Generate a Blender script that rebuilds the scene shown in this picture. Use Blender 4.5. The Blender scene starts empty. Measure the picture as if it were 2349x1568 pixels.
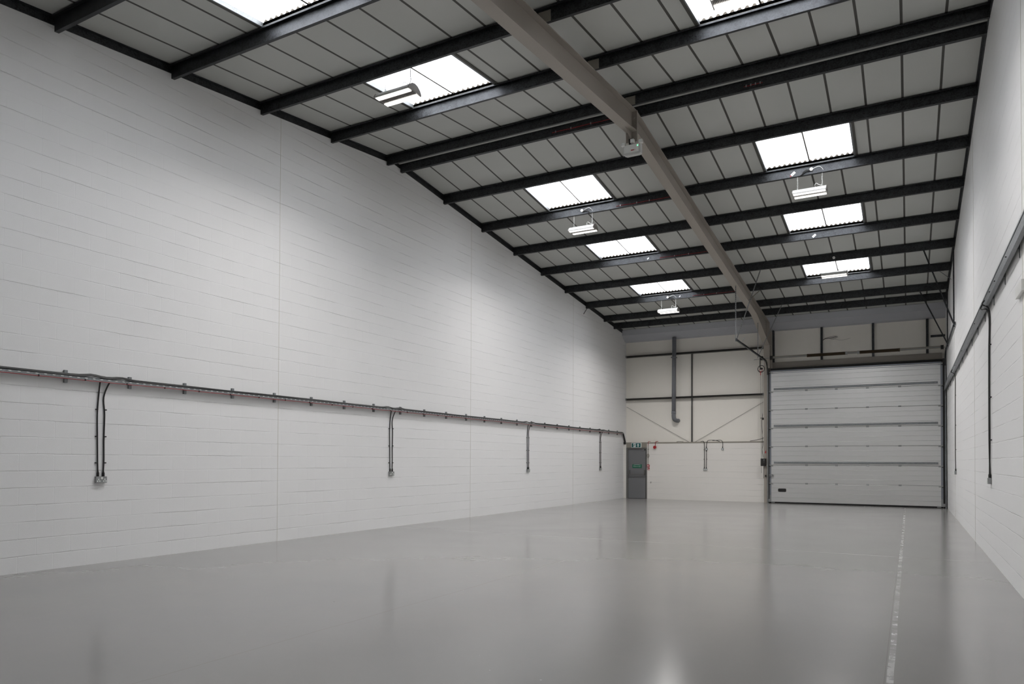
import bpy, bmesh, math, random
from mathutils import Vector, Matrix
random.seed(4)
PI = math.pi
S = bpy.context.scene
COL = S.collection

# ------------------------------------------------------------------ camera
cd = bpy.data.cameras.new('camera'); cam = bpy.data.objects.new('camera', cd); COL.objects.link(cam)
cd.sensor_width = 36.0; cd.sensor_fit = 'HORIZONTAL'
cd.lens = 1651.73 / 2349 * 36
cd.shift_x = 0.0; cd.shift_y = (1028.665 - 784) / 2349
cd.clip_start = 0.05; cd.clip_end = 200
yaw, pit, rol = 0.50400, 0.01700, 0.00400
CAMFIT = (0.50398, 0.01712, 0.00405)
yaw, pit, rol = CAMFIT
F = Vector((-math.sin(yaw), math.cos(yaw), 0)); R = Vector((math.cos(yaw), math.sin(yaw), 0)); U = Vector((0, 0, 1))
F2 = math.cos(pit) * F + math.sin(pit) * U; U2 = -math.sin(pit) * F + math.cos(pit) * U
R3 = math.cos(rol) * R + math.sin(rol) * U2; U3 = -math.sin(rol) * R + math.cos(rol) * U2
m = Matrix((R3, U3, -F2)).transposed().to_4x4(); m.translation = Vector((10.257, 0, 1.5))
cam.matrix_world = m
S.camera = cam

# ------------------------------------------------------------------ world, exposure
w = bpy.data.worlds.new('overcast_sky'); S.world = w; w.use_nodes = True
bg = w.node_tree.nodes['Background']; bg.inputs[0].default_value = (0.965, 0.985, 1.0, 1); bg.inputs[1].default_value = 5.6
LED = 0.65            # glow of the lamp diffusers
LEDW = 21.0          # watts of each light strip
S.view_settings.view_transform = 'Standard'; S.view_settings.look = 'None'
S.view_settings.exposure = 1.17; S.view_settings.gamma = 1.0
try: S.view_settings.use_curve_mapping = False
except Exception: pass

# ------------------------------------------------------------------ dimensions
W, L, Y0 = 11.359, 28.376, -2.4
YB = 28.08                      # face of the blockwork under the cladding
def pb(y):                      # underside of the purlins
    return 6.769 + .107 * y if y < 13.0 else 9.473 - .101 * y
def cz(y): return pb(y) + .215  # ceiling lining
PUR = [5.581, 7.367, 9.163, 10.968, 12.753, 13.244, 14.996, 16.84, 18.665, 20.48, 22.302, 24.128, 25.881, 26.939]
SKY_Y = [(1.98, 3.78), (5.581, 7.367), (9.163, 10.968), (14.996, 16.84), (18.665, 20.48), (22.302, 24.128)]
SKY_X = [(2.10, 3.90), (7.49, 9.29)]

for y0, y1 in SKY_Y:            # daylight portals over the rooflight openings
    for x0, x1 in SKY_X:
        ld = bpy.data.lights.new('rooflight_portal', 'AREA'); ld.shape = 'RECTANGLE'; ld.size = x1 - x0; ld.size_y = y1 - y0
        ld.cycles.is_portal = True
        lo = bpy.data.objects.new('rooflight_portal', ld); COL.objects.link(lo)
        ym = (y0 + y1) / 2; lo.location = ((x0 + x1) / 2, ym, cz(ym) + .16)
        lo.rotation_euler = (math.atan(.107 if ym < 13 else -.101), 0, 0)

# ------------------------------------------------------------------ helpers
def srgb(r, g, b):
    f = lambda c: (c / 255 / 12.92) if c / 255 <= .04045 else ((c / 255 + .055) / 1.055) ** 2.4
    return (f(r), f(g), f(b), 1)
MATS = {}
def mat(name, col, rough=.6, metal=0, emit=None, es=1, spec=None):
    m = bpy.data.materials.new(name); m.use_nodes = True
    b = m.node_tree.nodes['Principled BSDF']
    b.inputs['Base Color'].default_value = col; b.inputs['Roughness'].default_value = rough; b.inputs['Metallic'].default_value = metal
    if spec is not None: b.inputs['Specular IOR Level'].default_value = spec
    if emit: b.inputs['Emission Color'].default_value = emit; b.inputs['Emission Strength'].default_value = es
    MATS[name] = m; return m
class NT:
    def __init__(s, m): s.t = m.node_tree; s.b = s.t.nodes['Principled BSDF']
    def n(s, typ, **k):
        nd = s.t.nodes.new(typ)
        for a, v in k.items():
            if a.startswith('i_'):
                key = a[2:]; key = int(key) if key.isdigit() else key.replace('_', ' ')
                nd.inputs[key].default_value = v
            else: setattr(nd, a, v)
        return nd
    def l(s, a, b): s.t.links.new(a, b)
    def math(s, op, a, b=None, c=None):
        nd = s.n('ShaderNodeMath', operation=op)
        for i, v in enumerate((a, b, c)):
            if v is None: continue
            if isinstance(v, (int, float)): nd.inputs[i].default_value = v
            else: s.l(v, nd.inputs[i])
        return nd.outputs[0]
    def mix(s, fac, a, b):
        nd = s.n('ShaderNodeMix', data_type='RGBA')
        for i, v in ((0, fac), (6, a), (7, b)):
            if isinstance(v, (tuple, float, int)): nd.inputs[i].default_value = v
            else: s.l(v, nd.inputs[i])
        return nd.outputs[2]
    def noise(s, vec, scale, detail=3, rough=.5):
        nd = s.n('ShaderNodeTexNoise', i_Scale=scale, i_Detail=detail, i_Roughness=rough)
        if vec is not None: s.l(vec, nd.inputs['Vector'])
        return nd.outputs[0]
    def ramp(s, v, lo, hi):
        nd = s.n('ShaderNodeMapRange', i_1=lo, i_2=hi); s.l(v, nd.inputs[0]); return nd.outputs[0]
    def geo(s): return s.n('ShaderNodeNewGeometry').outputs['Position']
    def xyz(s, v):
        nd = s.n('ShaderNodeSeparateXYZ'); s.l(v, nd.inputs[0]); return nd.outputs
    def vec(s, x, y, z):
        nd = s.n('ShaderNodeCombineXYZ')
        for i, v in enumerate((x, y, z)):
            if isinstance(v, (int, float)): nd.inputs[i].default_value = v
            else: s.l(v, nd.inputs[i])
        return nd.outputs[0]
    def bump(s, h, strength, dist):
        nd = s.n('ShaderNodeBump', i_Strength=strength, i_Distance=dist); s.l(h, nd.inputs['Height']); s.l(nd.outputs[0], s.b.inputs['Normal'])

def block_mat(name, col, axis, bstr=1.0):
    m = mat(name, col, .55, spec=.3); t = NT(m); p = t.geo(); o = t.xyz(p)
    v = t.vec(o[axis], o[2], 0)
    br = t.n('ShaderNodeTexBrick', offset=.5, i_Scale=1.0, i_Mortar_Size=.007, i_Mortar_Smooth=.6, i_Brick_Width=.45, i_Row_Height=.225)
    br.inputs['Color1'].default_value = (.4, .4, .4, 1); br.inputs['Color2'].default_value = (.6, .6, .6, 1)
    wob = t.noise(p, 2.5, 2); dv = t.n('ShaderNodeVectorMath', operation='SCALE'); dv.inputs['Scale'].default_value = .02
    c3 = t.vec(wob, wob, 0); t.l(c3, dv.inputs[0]); ad = t.n('ShaderNodeVectorMath', operation='ADD'); t.l(v, ad.inputs[0]); t.l(dv.outputs[0], ad.inputs[1])
    t.l(ad.outputs[0], br.inputs['Vector'])
    patch = t.ramp(t.noise(t.vec(o[axis], t.math('MULTIPLY', o[2], 4.4), 0), 1.1, 3, .6), .42, .62)
    # vertical joints are filled by the paint more than the bed joints
    bed = t.math('ABSOLUTE', t.math('SUBTRACT', t.math('FRACT', t.math('ADD', t.math('DIVIDE', t.math('ADD', o[2], t.math('MULTIPLY', wob, .02)), .225), .5)), .5))
    isbed = t.math('LESS_THAN', bed, .05)
    jo = t.math('MULTIPLY', br.outputs['Fac'], t.math('MULTIPLY_ADD', isbed, .92, .08))
    jo = t.math('MULTIPLY', jo, t.math('MULTIPLY_ADD', patch, .9, .1))
    fine = t.noise(p, 90, 3)
    tilt = t.xyz(br.outputs['Color'])[0]
    h = t.math('SUBTRACT', t.math('MULTIPLY_ADD', fine, .10, t.math('MULTIPLY', tilt, .10)), jo)
    t.bump(h, bstr, .006)
    mot = t.ramp(t.noise(p, 1.2, 4), .3, .7)
    c = t.mix(t.math('MULTIPLY', mot, .05), col, (col[0] * .8, col[1] * .8, col[2] * .8, 1))
    c = t.mix(t.math('MULTIPLY', jo, .10), c, srgb(120, 120, 118))
    t.l(c, t.b.inputs['Base Color']); return m
block_mat('white_block_side', srgb(232, 232, 232), 1)
block_mat('white_block_end', srgb(226, 223, 218), 0, .8)
# glossy painted floor
m = mat('grey_floor_paint', srgb(172, 168, 164), .3); t = NT(m); p = t.geo(); o = t.xyz(p)
big = t.ramp(t.noise(p, .55, 5, .6), .3, .7)
c = t.mix(big, srgb(137, 136, 134), srgb(141, 139, 136))
def near(v, c0, hw): return t.math('LESS_THAN', t.math('ABSOLUTE', t.math('SUBTRACT', v, c0)), hw)
wobx = t.math('MULTIPLY_ADD', t.noise(t.vec(0, o[1], 0), .8, 2), .06, -.03)
tape = t.math('MULTIPLY', near(t.math('ADD', o[0], t.math('MULTIPLY', wobx, .3)), 10.135, .022), t.math('MULTIPLY', t.math('LESS_THAN', o[1], 27.0), t.ramp(t.noise(p, 2.6, 6, .75), .38, .64)))
c = t.mix(t.math('MULTIPLY', tape, .30), c, srgb(222, 224, 222))
j1 = near(t.math('ADD', o[0], wobx), 5.70, .004); woby = t.math('MULTIPLY_ADD', t.noise(t.vec(o[0], 0, 0), .5, 2), .10, -.05); j2 = near(t.math('ADD', o[1], woby), 13.03, .010); j3 = near(o[0], 10.100, .003)
c = t.mix(t.math('MULTIPLY', j1, .45), c, srgb(120, 112, 100))
c = t.mix(t.math('MULTIPLY', j2, t.ramp(t.noise(p, .7, 2), .35, .6)), c, srgb(200, 199, 196))
c = t.mix(t.math('MULTIPLY', j3, .5), c, srgb(110, 108, 104))
vo = t.n('ShaderNodeTexVoronoi', i_Scale=1.7); t.l(p, vo.inputs['Vector'])
spk = t.math('LESS_THAN', vo.outputs['Distance'], .017)
c = t.mix(t.math('MULTIPLY', spk, .85), c, srgb(40, 38, 36))
vo2 = t.n('ShaderNodeTexVoronoi', i_Scale=4.0); t.l(p, vo2.inputs['Vector'])
spw = t.math('MULTIPLY', t.math('LESS_THAN', vo2.outputs['Distance'], .03), t.ramp(t.noise(p, .6, 3), .55, .7))
c = t.mix(t.math('MULTIPLY', spw, .5), c, srgb(225, 225, 225))
t.l(c, t.b.inputs['Base Color'])
rr = t.math('MULTIPLY_ADD', t.noise(p, .9, 3, .5), .05, .15); t.l(t.math('ADD', rr, t.math('MULTIPLY', tape, .15)), t.b.inputs['Roughness'])
hh = t.math('ADD', t.math('MULTIPLY', t.noise(p, 7, 2), 1.0), t.math('MULTIPLY', t.noise(p, 40, 2), .12))
t.bump(hh, .10, .003)
# lining panels
m = mat('ceiling_white', srgb(205, 203, 199), .5); t = NT(m); p = t.geo()
c = t.mix(t.ramp(t.noise(p, .8, 3), .3, .7), srgb(186, 188, 184), srgb(191, 192, 188)); t.l(c, t.b.inputs['Base Color'])
mat('joint_dark', srgb(70, 69, 65), .6)
# galvanised steel with spangle
def galv(name, lo, hi, rough, metal):
    m = mat(name, hi, rough, metal); t = NT(m); p = t.geo(); o = t.xyz(p)
    vo = t.n('ShaderNodeTexVoronoi', i_Scale=55); t.l(p, vo.inputs['Vector'])
    g = t.xyz(vo.outputs['Color'])[0]; n2 = t.noise(p, 7, 3)
    c = t.mix(t.math('MULTIPLY_ADD', n2, .5, t.math('MULTIPLY', g, .5)), lo, hi); t.l(c, t.b.inputs['Base Color'])
    t.l(t.math('MULTIPLY_ADD', g, .25, rough - .12), t.b.inputs['Roughness']); return m
galv('galvanised_dark', srgb(38, 39, 40), srgb(92, 94, 97), .46, .92)
galv('galvanised', srgb(112, 116, 118), srgb(150, 153, 155), .45, .6)
mat('rafter_paint', srgb(158, 151, 142), .45)
m = mat('cladding', srgb(236, 232, 224), .5); t = NT(m); p = t.geo(); o = t.xyz(p)
rib = t.math('ABSOLUTE', t.math('SUBTRACT', t.math('FRACT', t.math('DIVIDE', o[0], .5)), .5))
rg = t.math('LESS_THAN', rib, .006); t.bump(t.math('MULTIPLY', rg, -1), .5, .003)
mat('gutter_blue', srgb(182, 184, 190), .5)
mat('pipe_grey', srgb(116, 118, 124), .4)
mat('rail_dark', srgb(84, 83, 80), .5, .2)
mat('black', srgb(22, 22, 22), .5); mat('rubber', srgb(14, 14, 14), .8)
mat('black_cable', srgb(30, 30, 30), .45); mat('red_cable', srgb(150, 30, 36), .5)
mat('white_plastic', srgb(225, 225, 222), .4); mat('white_metal', srgb(192, 192, 190), .4)
mat('lamp_grey', srgb(120, 116, 112), .5)
mat('led', (1, .98, .95, 1), .5, emit=(1, .965, .93, 1), es=LED)
mat('green_led', (.1, .9, .3, 1), .5, emit=(.1, 1, .3, 1), es=2.0)
mat('green_sign', srgb(0, 100, 72), .5); mat('teal_sign', srgb(0, 84, 82), .5); mat('sign_white', srgb(232, 236, 234), .5)
mat('red', srgb(165, 26, 32), .45); mat('door_grey', srgb(112, 113, 115), .5); mat('frame_grey', srgb(98, 98, 95), .5)
mat('beige', srgb(142, 137, 127), .5); mat('filler', srgb(78, 72, 64), .8); mat('brass', srgb(120, 100, 60), .5)
mat('zinc', srgb(150, 152, 152), .35, .7); mat('spring', srgb(74, 62, 46), .45, .5); mat('endcap', srgb(132, 136, 144), .4, .4)
mat('sealant', srgb(206, 203, 192), .7)
# embossed door skin
m = mat('door_skin', srgb(214, 214, 213), .33, .72); t = NT(m); p = t.geo(); o = t.xyz(p)
vo = t.n('ShaderNodeTexVoronoi', i_Scale=38, feature='SMOOTH_F1'); t.l(t.vec(o[0], 0, t.math('MULTIPLY', o[2], 1.6)), vo.inputs['Vector'])
t.bump(vo.outputs['Distance'], .35, .003)
# translucent rooflight sheet
m = bpy.data.materials.new('rooflight_sheet'); m.use_nodes = True; nt = m.node_tree; nt.nodes.clear()
out = nt.nodes.new('ShaderNodeOutputMaterial'); mx = nt.nodes.new('ShaderNodeMixShader'); mx2 = nt.nodes.new('ShaderNodeMixShader')
tr = nt.nodes.new('ShaderNodeBsdfTransparent'); tl = nt.nodes.new('ShaderNodeBsdfTranslucent'); df = nt.nodes.new('ShaderNodeBsdfDiffuse')
tr.inputs[0].default_value = (.94, .94, .95, 1); tl.inputs[0].default_value = (.92, .92, .93, 1); df.inputs[0].default_value = (.8, .8, .81, 1)
mx2.inputs[0].default_value = .4; nt.links.new(tl.outputs[0], mx2.inputs[1]); nt.links.new(df.outputs[0], mx2.inputs[2])
mx.inputs[0].default_value = .6; nt.links.new(tr.outputs[0], mx.inputs[1]); nt.links.new(mx2.outputs[0], mx.inputs[2]); nt.links.new(mx.outputs[0], out.inputs[0])
MATS['rooflight_sheet'] = m

class MB:
    def __init__(s): s.v = []; s.f = []; s.mi = []
    def add(s, vs, fs, mi=0):
        b = len(s.v); s.v += [tuple(v) for v in vs]; s.f += [tuple(b + i for i in f) for f in fs]; s.mi += [mi] * len(fs); return s
    def box(s, x0, x1, y0, y1, z0, z1, mi=0):
        vs = [(x, y, z) for z in (z0, z1) for y in (y0, y1) for x in (x0, x1)]
        return s.add(vs, [(0, 2, 3, 1), (4, 5, 7, 6), (0, 1, 5, 4), (2, 6, 7, 3), (0, 4, 6, 2), (1, 3, 7, 5)], mi)
    def prism(s, poly, a0, a1, axis, mi=0):     # poly: 2-D points in the two other axes
        def P(p, a):
            if axis == 0: return (a, p[0], p[1])
            if axis == 1: return (p[0], a, p[1])
            return (p[0], p[1], a)
        n = len(poly); vs = [P(p, a0) for p in poly] + [P(p, a1) for p in poly]
        fs = [(i, (i + 1) % n, n + (i + 1) % n, n + i) for i in range(n)] + [tuple(range(n))[::-1], tuple(range(n, 2 * n))]
        return s.add(vs, fs, mi)
    def tube(s, pts, r, n=8, mi=0, cap=True):
        pts = [Vector(p) for p in pts]; k = len(pts); rs = r if isinstance(r, (list, tuple)) else [r] * k
        tg = [(pts[min(i + 1, k - 1)] - pts[max(i - 1, 0)]).normalized() for i in range(k)]
        a = Vector((0, 0, 1)) if abs(tg[0].z) < .9 else Vector((1, 0, 0)); u = tg[0].cross(a).normalized(); vs = []
        for i in range(k):
            u = (u - tg[i] * u.dot(tg[i])).normalized(); w_ = tg[i].cross(u)
            vs += [pts[i] + rs[i] * (math.cos(2 * PI * j / n) * u + math.sin(2 * PI * j / n) * w_) for j in range(n)]
        fs = [(i * n + j, i * n + (j + 1) % n, (i + 1) * n + (j + 1) % n, (i + 1) * n + j) for i in range(k - 1) for j in range(n)]
        if cap: fs += [tuple(range(n))[::-1], tuple((k - 1) * n + j for j in range(n))]
        return s.add(vs, fs, mi)
    def bar(s, a, b, w_, h_, mi=0):             # rectangular bar between two points
        a, b = Vector(a), Vector(b); d = (b - a).normalized(); q = Vector((0, 0, 1)) if abs(d.z) < .95 else Vector((0, 1, 0))
        u = d.cross(q).normalized() * w_ / 2; v = u.cross(d).normalized() * h_ / 2
        vs = [p + i * u + j * v for p in (a, b) for i, j in ((-1, -1), (1, -1), (1, 1), (-1, 1))]
        return s.add(vs, [(0, 1, 2, 3), (7, 6, 5, 4), (0, 4, 5, 1), (1, 5, 6, 2), (2, 6, 7, 3), (3, 7, 4, 0)], mi)
    def ring(s, c, r, rt, nrm, n=20, m_=6, mi=0, sx=1.0):
        c = Vector(c); nrm = Vector(nrm).normalized(); q = Vector((0, 0, 1)) if abs(nrm.z) < .9 else Vector((1, 0, 0))
        u = nrm.cross(q).normalized(); v = nrm.cross(u)
        vs = []
        for i in range(n):
            a = 2 * PI * i / n; d = u * math.cos(a) * sx + v * math.sin(a)
            for j in range(m_):
                b = 2 * PI * j / m_; vs.append(c + d * r + rt * (math.cos(b) * d.normalized() + math.sin(b) * nrm))
        fs = [(i * m_ + j, ((i + 1) % n) * m_ + j, ((i + 1) % n) * m_ + (j + 1) % m_, i * m_ + (j + 1) % m_) for i in range(n) for j in range(m_)]
        return s.add(vs, fs, mi)
    def bounds(s):
        return [(min(v[i] for v in s.v), max(v[i] for v in s.v)) for i in range(3)]
def smooth(pts, sub=6):
    P = [Vector(p) for p in pts]; P = [2 * P[0] - P[1]] + P + [2 * P[-1] - P[-2]]; out_ = []
    for i in range(1, len(P) - 2):
        for k in range(sub):
            t_ = k / sub; a, b, c_, d = P[i - 1], P[i], P[i + 1], P[i + 2]
            out_.append(.5 * ((2 * b) + (c_ - a) * t_ + (2 * a - 5 * b + 4 * c_ - d) * t_ ** 2 + (3 * b - a - 3 * c_ + d) * t_ ** 3))
    return out_ + [P[-2]]
def build(name, mb, mats, org=(0, 0, 0), parent=None, label=None, bevel=0, shade=False):
    if isinstance(mats, str): mats = [mats]
    me = bpy.data.meshes.new(name); ox, oy, oz = org
    me.from_pydata([(v[0] - ox, v[1] - oy, v[2] - oz) for v in mb.v], [], mb.f)
    for k in mats: me.materials.append(MATS[k])
    for p_, i in zip(me.polygons, mb.mi): p_.material_index = i; p_.use_smooth = shade
    bm = bmesh.new(); bm.from_mesh(me); bmesh.ops.recalc_face_normals(bm, faces=bm.faces); bm.to_mesh(me); bm.free()
    o = bpy.data.objects.new(name, me); COL.objects.link(o)
    if parent: o.parent = parent
    else: o.location = org
    if label: o['label'] = label
    if bevel:
        b = o.modifiers.new('bevel', 'BEVEL'); b.width = bevel; b.segments = 2; b.limit_method = 'ANGLE'
    return o
def tag(o, label, cat, group=None, kind=None):
    o['label'] = label; o['category'] = cat
    if group: o['group'] = group
    if kind: o['kind'] = kind
    return o
def thing(name, label, cat, loc, group=None, kind=None):
    o = bpy.data.objects.new(name, None); COL.objects.link(o); o.location = loc; o.empty_display_size = .1
    return tag(o, label, cat, group, kind)
def part(name, mb, mats, root, org=None, label=None, parent=None, **k):
    if org is None: org = tuple(root.location)
    return build(name, mb, mats, org, parent or root, label, **k)
def single(name, mb, mats, label, cat, group=None, kind=None, **k):
    b = mb.bounds(); org = ((b[0][0] + b[0][1]) / 2, (b[1][0] + b[1][1]) / 2, b[2][0])
    return tag(build(name, mb, mats, org, **k), label, cat, group, kind)
def struct(name, mb, mats, parent=None, **k):
    o = build(name, mb, mats, (0, 0, 0), parent, **k)
    if not parent: o['kind'] = 'structure'
    return o
def copy_tree(o, parent=None):
    c_ = o.copy(); COL.objects.link(c_)
    if parent: c_.parent = parent
    for ch in list(o.children): copy_tree(ch, c_)
    return c_

# ------------------------------------------------------------------ shell
struct('floor', MB().box(-.3, W + .3, Y0 - .3, L + .4, -.3, 0), 'grey_floor_paint')
def gable(x0, x1):
    ys = [Y0 - .2, 13.0, L + .2]
    return MB().prism([(ys[0], -.1), (ys[2], -.1), (ys[2], cz(ys[2]) + .25), (13.0, cz(13.0) + .25), (ys[0], cz(ys[0]) + .25)], x0, x1, 0)
struct('wall_left', gable(-.25, 0), 'white_block_side')
struct('wall_right', gable(W, W + .25), 'white_block_side')
struct('wall_back', MB().box(0, W, Y0 - .2, Y0, 0, cz(Y0) + .1), 'white_block_end')
struct('wall_far', MB().box(0, 5.60, L, L + .1, 2.26, 6.9).box(5.60, W, L, L + .1, 0, 6.9), 'cladding')  # wall behind the big door opening is added to keep outside light out
# blockwork plinth with the doorway cut out
mb = MB().box(0, .115, YB, L + .1, 0, 2.225).box(.995, 5.50, YB, L + .1, 0, 2.225).box(.115, .995, YB + .12, L + .1, 2.06, 2.225)
struct('wall_far_base', mb, 'white_block_end')
struct('trim_1', MB().box(.115, .995, YB - .004, YB + .12, 2.062, 2.225).box(0, 5.50, YB - .008, L, 2.225, 2.28), 'beige', bevel=.004)
# ceiling lining: panels 0.6 m wide with dark joints, openings for the rooflights
JX = [.567 + .601 * k for k in range(18)]
mb = MB(); JW = .020
cuts = sorted(set([0.0, W] + [x for s_ in SKY_X for x in s_] + [j - JW for j in JX] + [j + JW for j in JX]))
ysegs = sorted(set([Y0, 13.0, L + .1] + [y for s_ in SKY_Y for y in (s_[0] - .03, s_[1] - .10)]))
for ya, yb_ in zip(ysegs, ysegs[1:]):
    ym = (ya + yb_) / 2; hole_y = any(a - .03 <= ym <= b - .10 for a, b in SKY_Y)
    f = (lambda y: 6.984 + .107 * y) if ym < 13 else (lambda y: 9.688 - .101 * y)
    for xa, xb in zip(cuts, cuts[1:]):
        xm = (xa + xb) / 2
        if hole_y and any(a < xm < b for a, b in SKY_X): continue
        dark = any(abs(xm - j) < JW for j in JX)
        mb.prism([(ya, f(ya)), (yb_, f(yb_)), (yb_, f(yb_) + .05), (ya, f(ya) + .05)], xa, xb, 0, 1 if dark else 0)
struct('ceiling', mb, ['ceiling_white', 'joint_dark'])
# dark edge angles where the roof meets the side walls
for n_, (xa, xb, xl) in enumerate(((0.0, .012, .05), (W - .012, W, W - .05))):
    mb = MB()
    for ya, yb_ in ((Y0, 13.0), (13.0, L)):
        f = (lambda y: 6.769 + .107 * y) if ya < 13 else (lambda y: 9.473 - .101 * y)
        mb.prism([(ya, f(ya) + .09), (yb_, f(yb_) + .09), (yb_, f(yb_) + .214), (ya, f(ya) + .214)], xa, xb, 0)
        mb.prism([(ya, f(ya) + .196), (yb_, f(yb_) + .196), (yb_, f(yb_) + .212), (ya, f(ya) + .212)], min(xa, xl), max(xb, xl), 0)
    struct('trim_%d' % (n_ + 2), mb, 'galvanised_dark')
# sealant joints in the blockwork
k = 4
for x0, x1 in ((0, .003), (W - .003, W)):
    for y in (9.60, 16.30, 23.0):
        ztop = pb(y) + .09
        struct('trim_%d' % k, MB().box(x0, x1, y - .003, y + .003, 0, ztop), 'sealant'); k += 1
# ridge closure between the two ridge purlins
struct('trim_%d' % k, MB().prism([(12.78, pb(12.78) + .17), (13.0, pb(13.0) + .185), (13.16, pb(13.16) + .17), (13.16, pb(13.16) + .18), (13.0, pb(13.0) + .195), (12.78, pb(12.78) + .18)], 0, W, 0), 'ceiling_white')
k += 1

# ------------------------------------------------------------------ rooflights
def corrugated(x0, x1, y0, y1, dz, amp=.038, pitch=.10588, th=.003, org=2.1):
    mb = MB(); xs = []; x = x0; prof = []
    n = int(round((x1 - x0) / pitch * 4))
    for i in range(n + 1):
        x = x0 + (x1 - x0) * i / n
        ph = ((x - org) / pitch) % 1.0
        h = amp * (0 if ph < .30 else (ph - .30) / .15 if ph < .45 else 1 if ph < .80 else (1 - (ph - .80) / .15) if ph < .95 else 0)
        prof.append((x, h))
    vs = []
    for x, h in prof:
        for y in (y0, y1): vs.append((x, y, cz(y) + dz + h))
    for x, h in prof:
        for y in (y0, y1): vs.append((x, y, cz(y) + dz + h + th))
    N = 2 * len(prof); fs = []
    for i in range(len(prof) - 1):
        a = 2 * i; fs += [(a, a + 2, a + 3, a + 1), (N + a, N + a + 1, N + a + 3, N + a + 2), (a, N + a, N + a + 2, a + 2), (a + 1, a + 3, N + a + 3, N + a + 1)]
    fs += [(0, 1, N + 1, N), (N - 2, N - 1 + 0, 2 * N - 1, 2 * N - 2)]
    return mb.add(vs, fs)
def filler(x0, x1, y, dz, amp=.038, pitch=.10588, org=2.1):
    mb = MB(); top = []; n = int(round((x1 - x0) / pitch * 20))
    for i in range(n + 1):
        x = x0 + (x1 - x0) * i / n; ph = ((x - org) / pitch) % 1.0
        h = amp * (0 if ph < .30 else (ph - .30) / .15 if ph < .45 else 1 if ph < .80 else (1 - (ph - .80) / .15) if ph < .95 else 0)
        top.append((x, cz(y) + dz + h - .001))
    for (xa, za), (xb, zb) in zip(top, top[1:]):
        mb.add([(xa, y, cz(y) - .005), (xb, y, cz(y) - .005), (xb, y, zb), (xa, y, za), (xa, y + .03, cz(y) - .005), (xb, y + .03, cz(y) - .005), (xb, y + .03, zb), (xa, y + .03, za)],
               [(0, 1, 2, 3), (7, 6, 5, 4), (3, 2, 6, 7), (0, 4, 5, 1)])
    return mb
wn = 1
for y0, y1 in SKY_Y:
    for side, (x0, x1) in zip(('left', 'right'), SKY_X):
        ya, yb_ = y0 - .03, y1 - .10
        root = bpy.data.objects.new('window_%d' % wn, None); COL.objects.link(root); wn += 1
        root.location = ((x0 + x1) / 2, (y0 + y1) / 2, cz((y0 + y1) / 2)); root['kind'] = 'structure'
        xm = (x0 + x1) / 2
        DZ = .050
        part('rooflight_sheet', corrugated(x0 + .012, xm, ya, yb_, DZ, org=x0), 'rooflight_sheet', root)
        part('rooflight_sheet', corrugated(xm, x1 - .03, ya, yb_, DZ, org=x0), 'rooflight_sheet', root)
        def zz(y, d): return cz(y) + d
        mb = MB().prism([(ya, zz(ya, DZ - .004)), (yb_, zz(yb_, DZ - .004)), (yb_, zz(yb_, DZ)), (ya, zz(ya, DZ))], xm - .014, xm + .014, 0)
        part('lap_strip', mb, 'filler', root)
        mb = MB()
        for xa, xb in ((x0 - .012, x0 + .012), (x1 - .03, x1 + .012)):
            mb.prism([(ya, zz(ya, -.012)), (yb_, zz(yb_, -.012)), (yb_, zz(yb_, .125)), (ya, zz(ya, .125))], xa, xb, 0)
        mb.prism([(yb_ + .03, zz(yb_, -.012)), (yb_ + .042, zz(yb_, -.012)), (yb_ + .042, zz(yb_, .12)), (yb_ + .03, zz(yb_, .12))], x0, x1, 0)
        mb.prism([(ya - .03, zz(ya, -.012)), (ya, zz(ya, -.012)), (ya, zz(ya, .12)), (ya - .03, zz(ya, .12))], x0, x1, 0)
        part('kerb', mb, 'galvanised', root)
        mb = MB()
        for xa, xb in ((x0 - .055, x0 - .008), (x1 + .008, x1 + .055)):
            mb.prism([(ya, zz(ya, -.014)), (yb_ + .03, zz(yb_ + .03, -.014)), (yb_ + .03, zz(yb_ + .03, -.002)), (ya, zz(ya, -.002))], xa, xb, 0)
        mb.prism([(yb_ - .01, zz(yb_, -.016)), (yb_ + .035, zz(yb_ + .035, -.016)), (yb_ + .035, zz(yb_ + .035, -.003)), (yb_ - .01, zz(yb_, -.003))], x0, x1, 0)
        part('edge_flashing', mb, 'joint_dark', root)
        part('profile_filler', filler(x0 + .012, x1 - .012, yb_, DZ, org=x0), 'filler', root)

# ------------------------------------------------------------------ purlins
ORD = ['first', 'second', 'third', 'fourth', 'fifth', 'sixth', 'seventh', 'eighth', 'ninth', 'tenth', 'eleventh', 'twelfth', 'thirteenth', 'fourteenth']
PL = ['dark galvanised roof purlin nearest the camera, along the far edge of no lamp, top left corner',
      'dark galvanised purlin lit below the rooflight cut by the top left edge',
      'dark galvanised purlin that the near left strip lamp hangs from',
      'dark galvanised purlin brightly lit just beyond the near left rooflight',
      'near purlin of the close pair at the roof ridge, bolted above the rafter joint',
      'far purlin of the close pair at the roof ridge, blackest of all purlins',
      'dark purlin first beyond the ridge pair, in front of the middle rooflights',
      'dark purlin carrying the two middle strip lamps, with white labels and red cable',
      'dark purlin in front of the second row of far rooflights, no lamp on it',
      'dark purlin just beyond the second far rooflights, with red cable and small labels',
      'dark purlin the far right strip lamp hangs from, braced by the door track hangers',
      'dark purlin beyond the last rooflights, carrying the far left strip lamp',
      'dark purlin second from the grey eaves gutter, nothing hanging from it but a door brace',
      'dark purlin last before the grey eaves gutter above the far wall']
PL[0] = 'dark galvanised roof purlin crossing the top left corner, nearest the camera'
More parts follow.
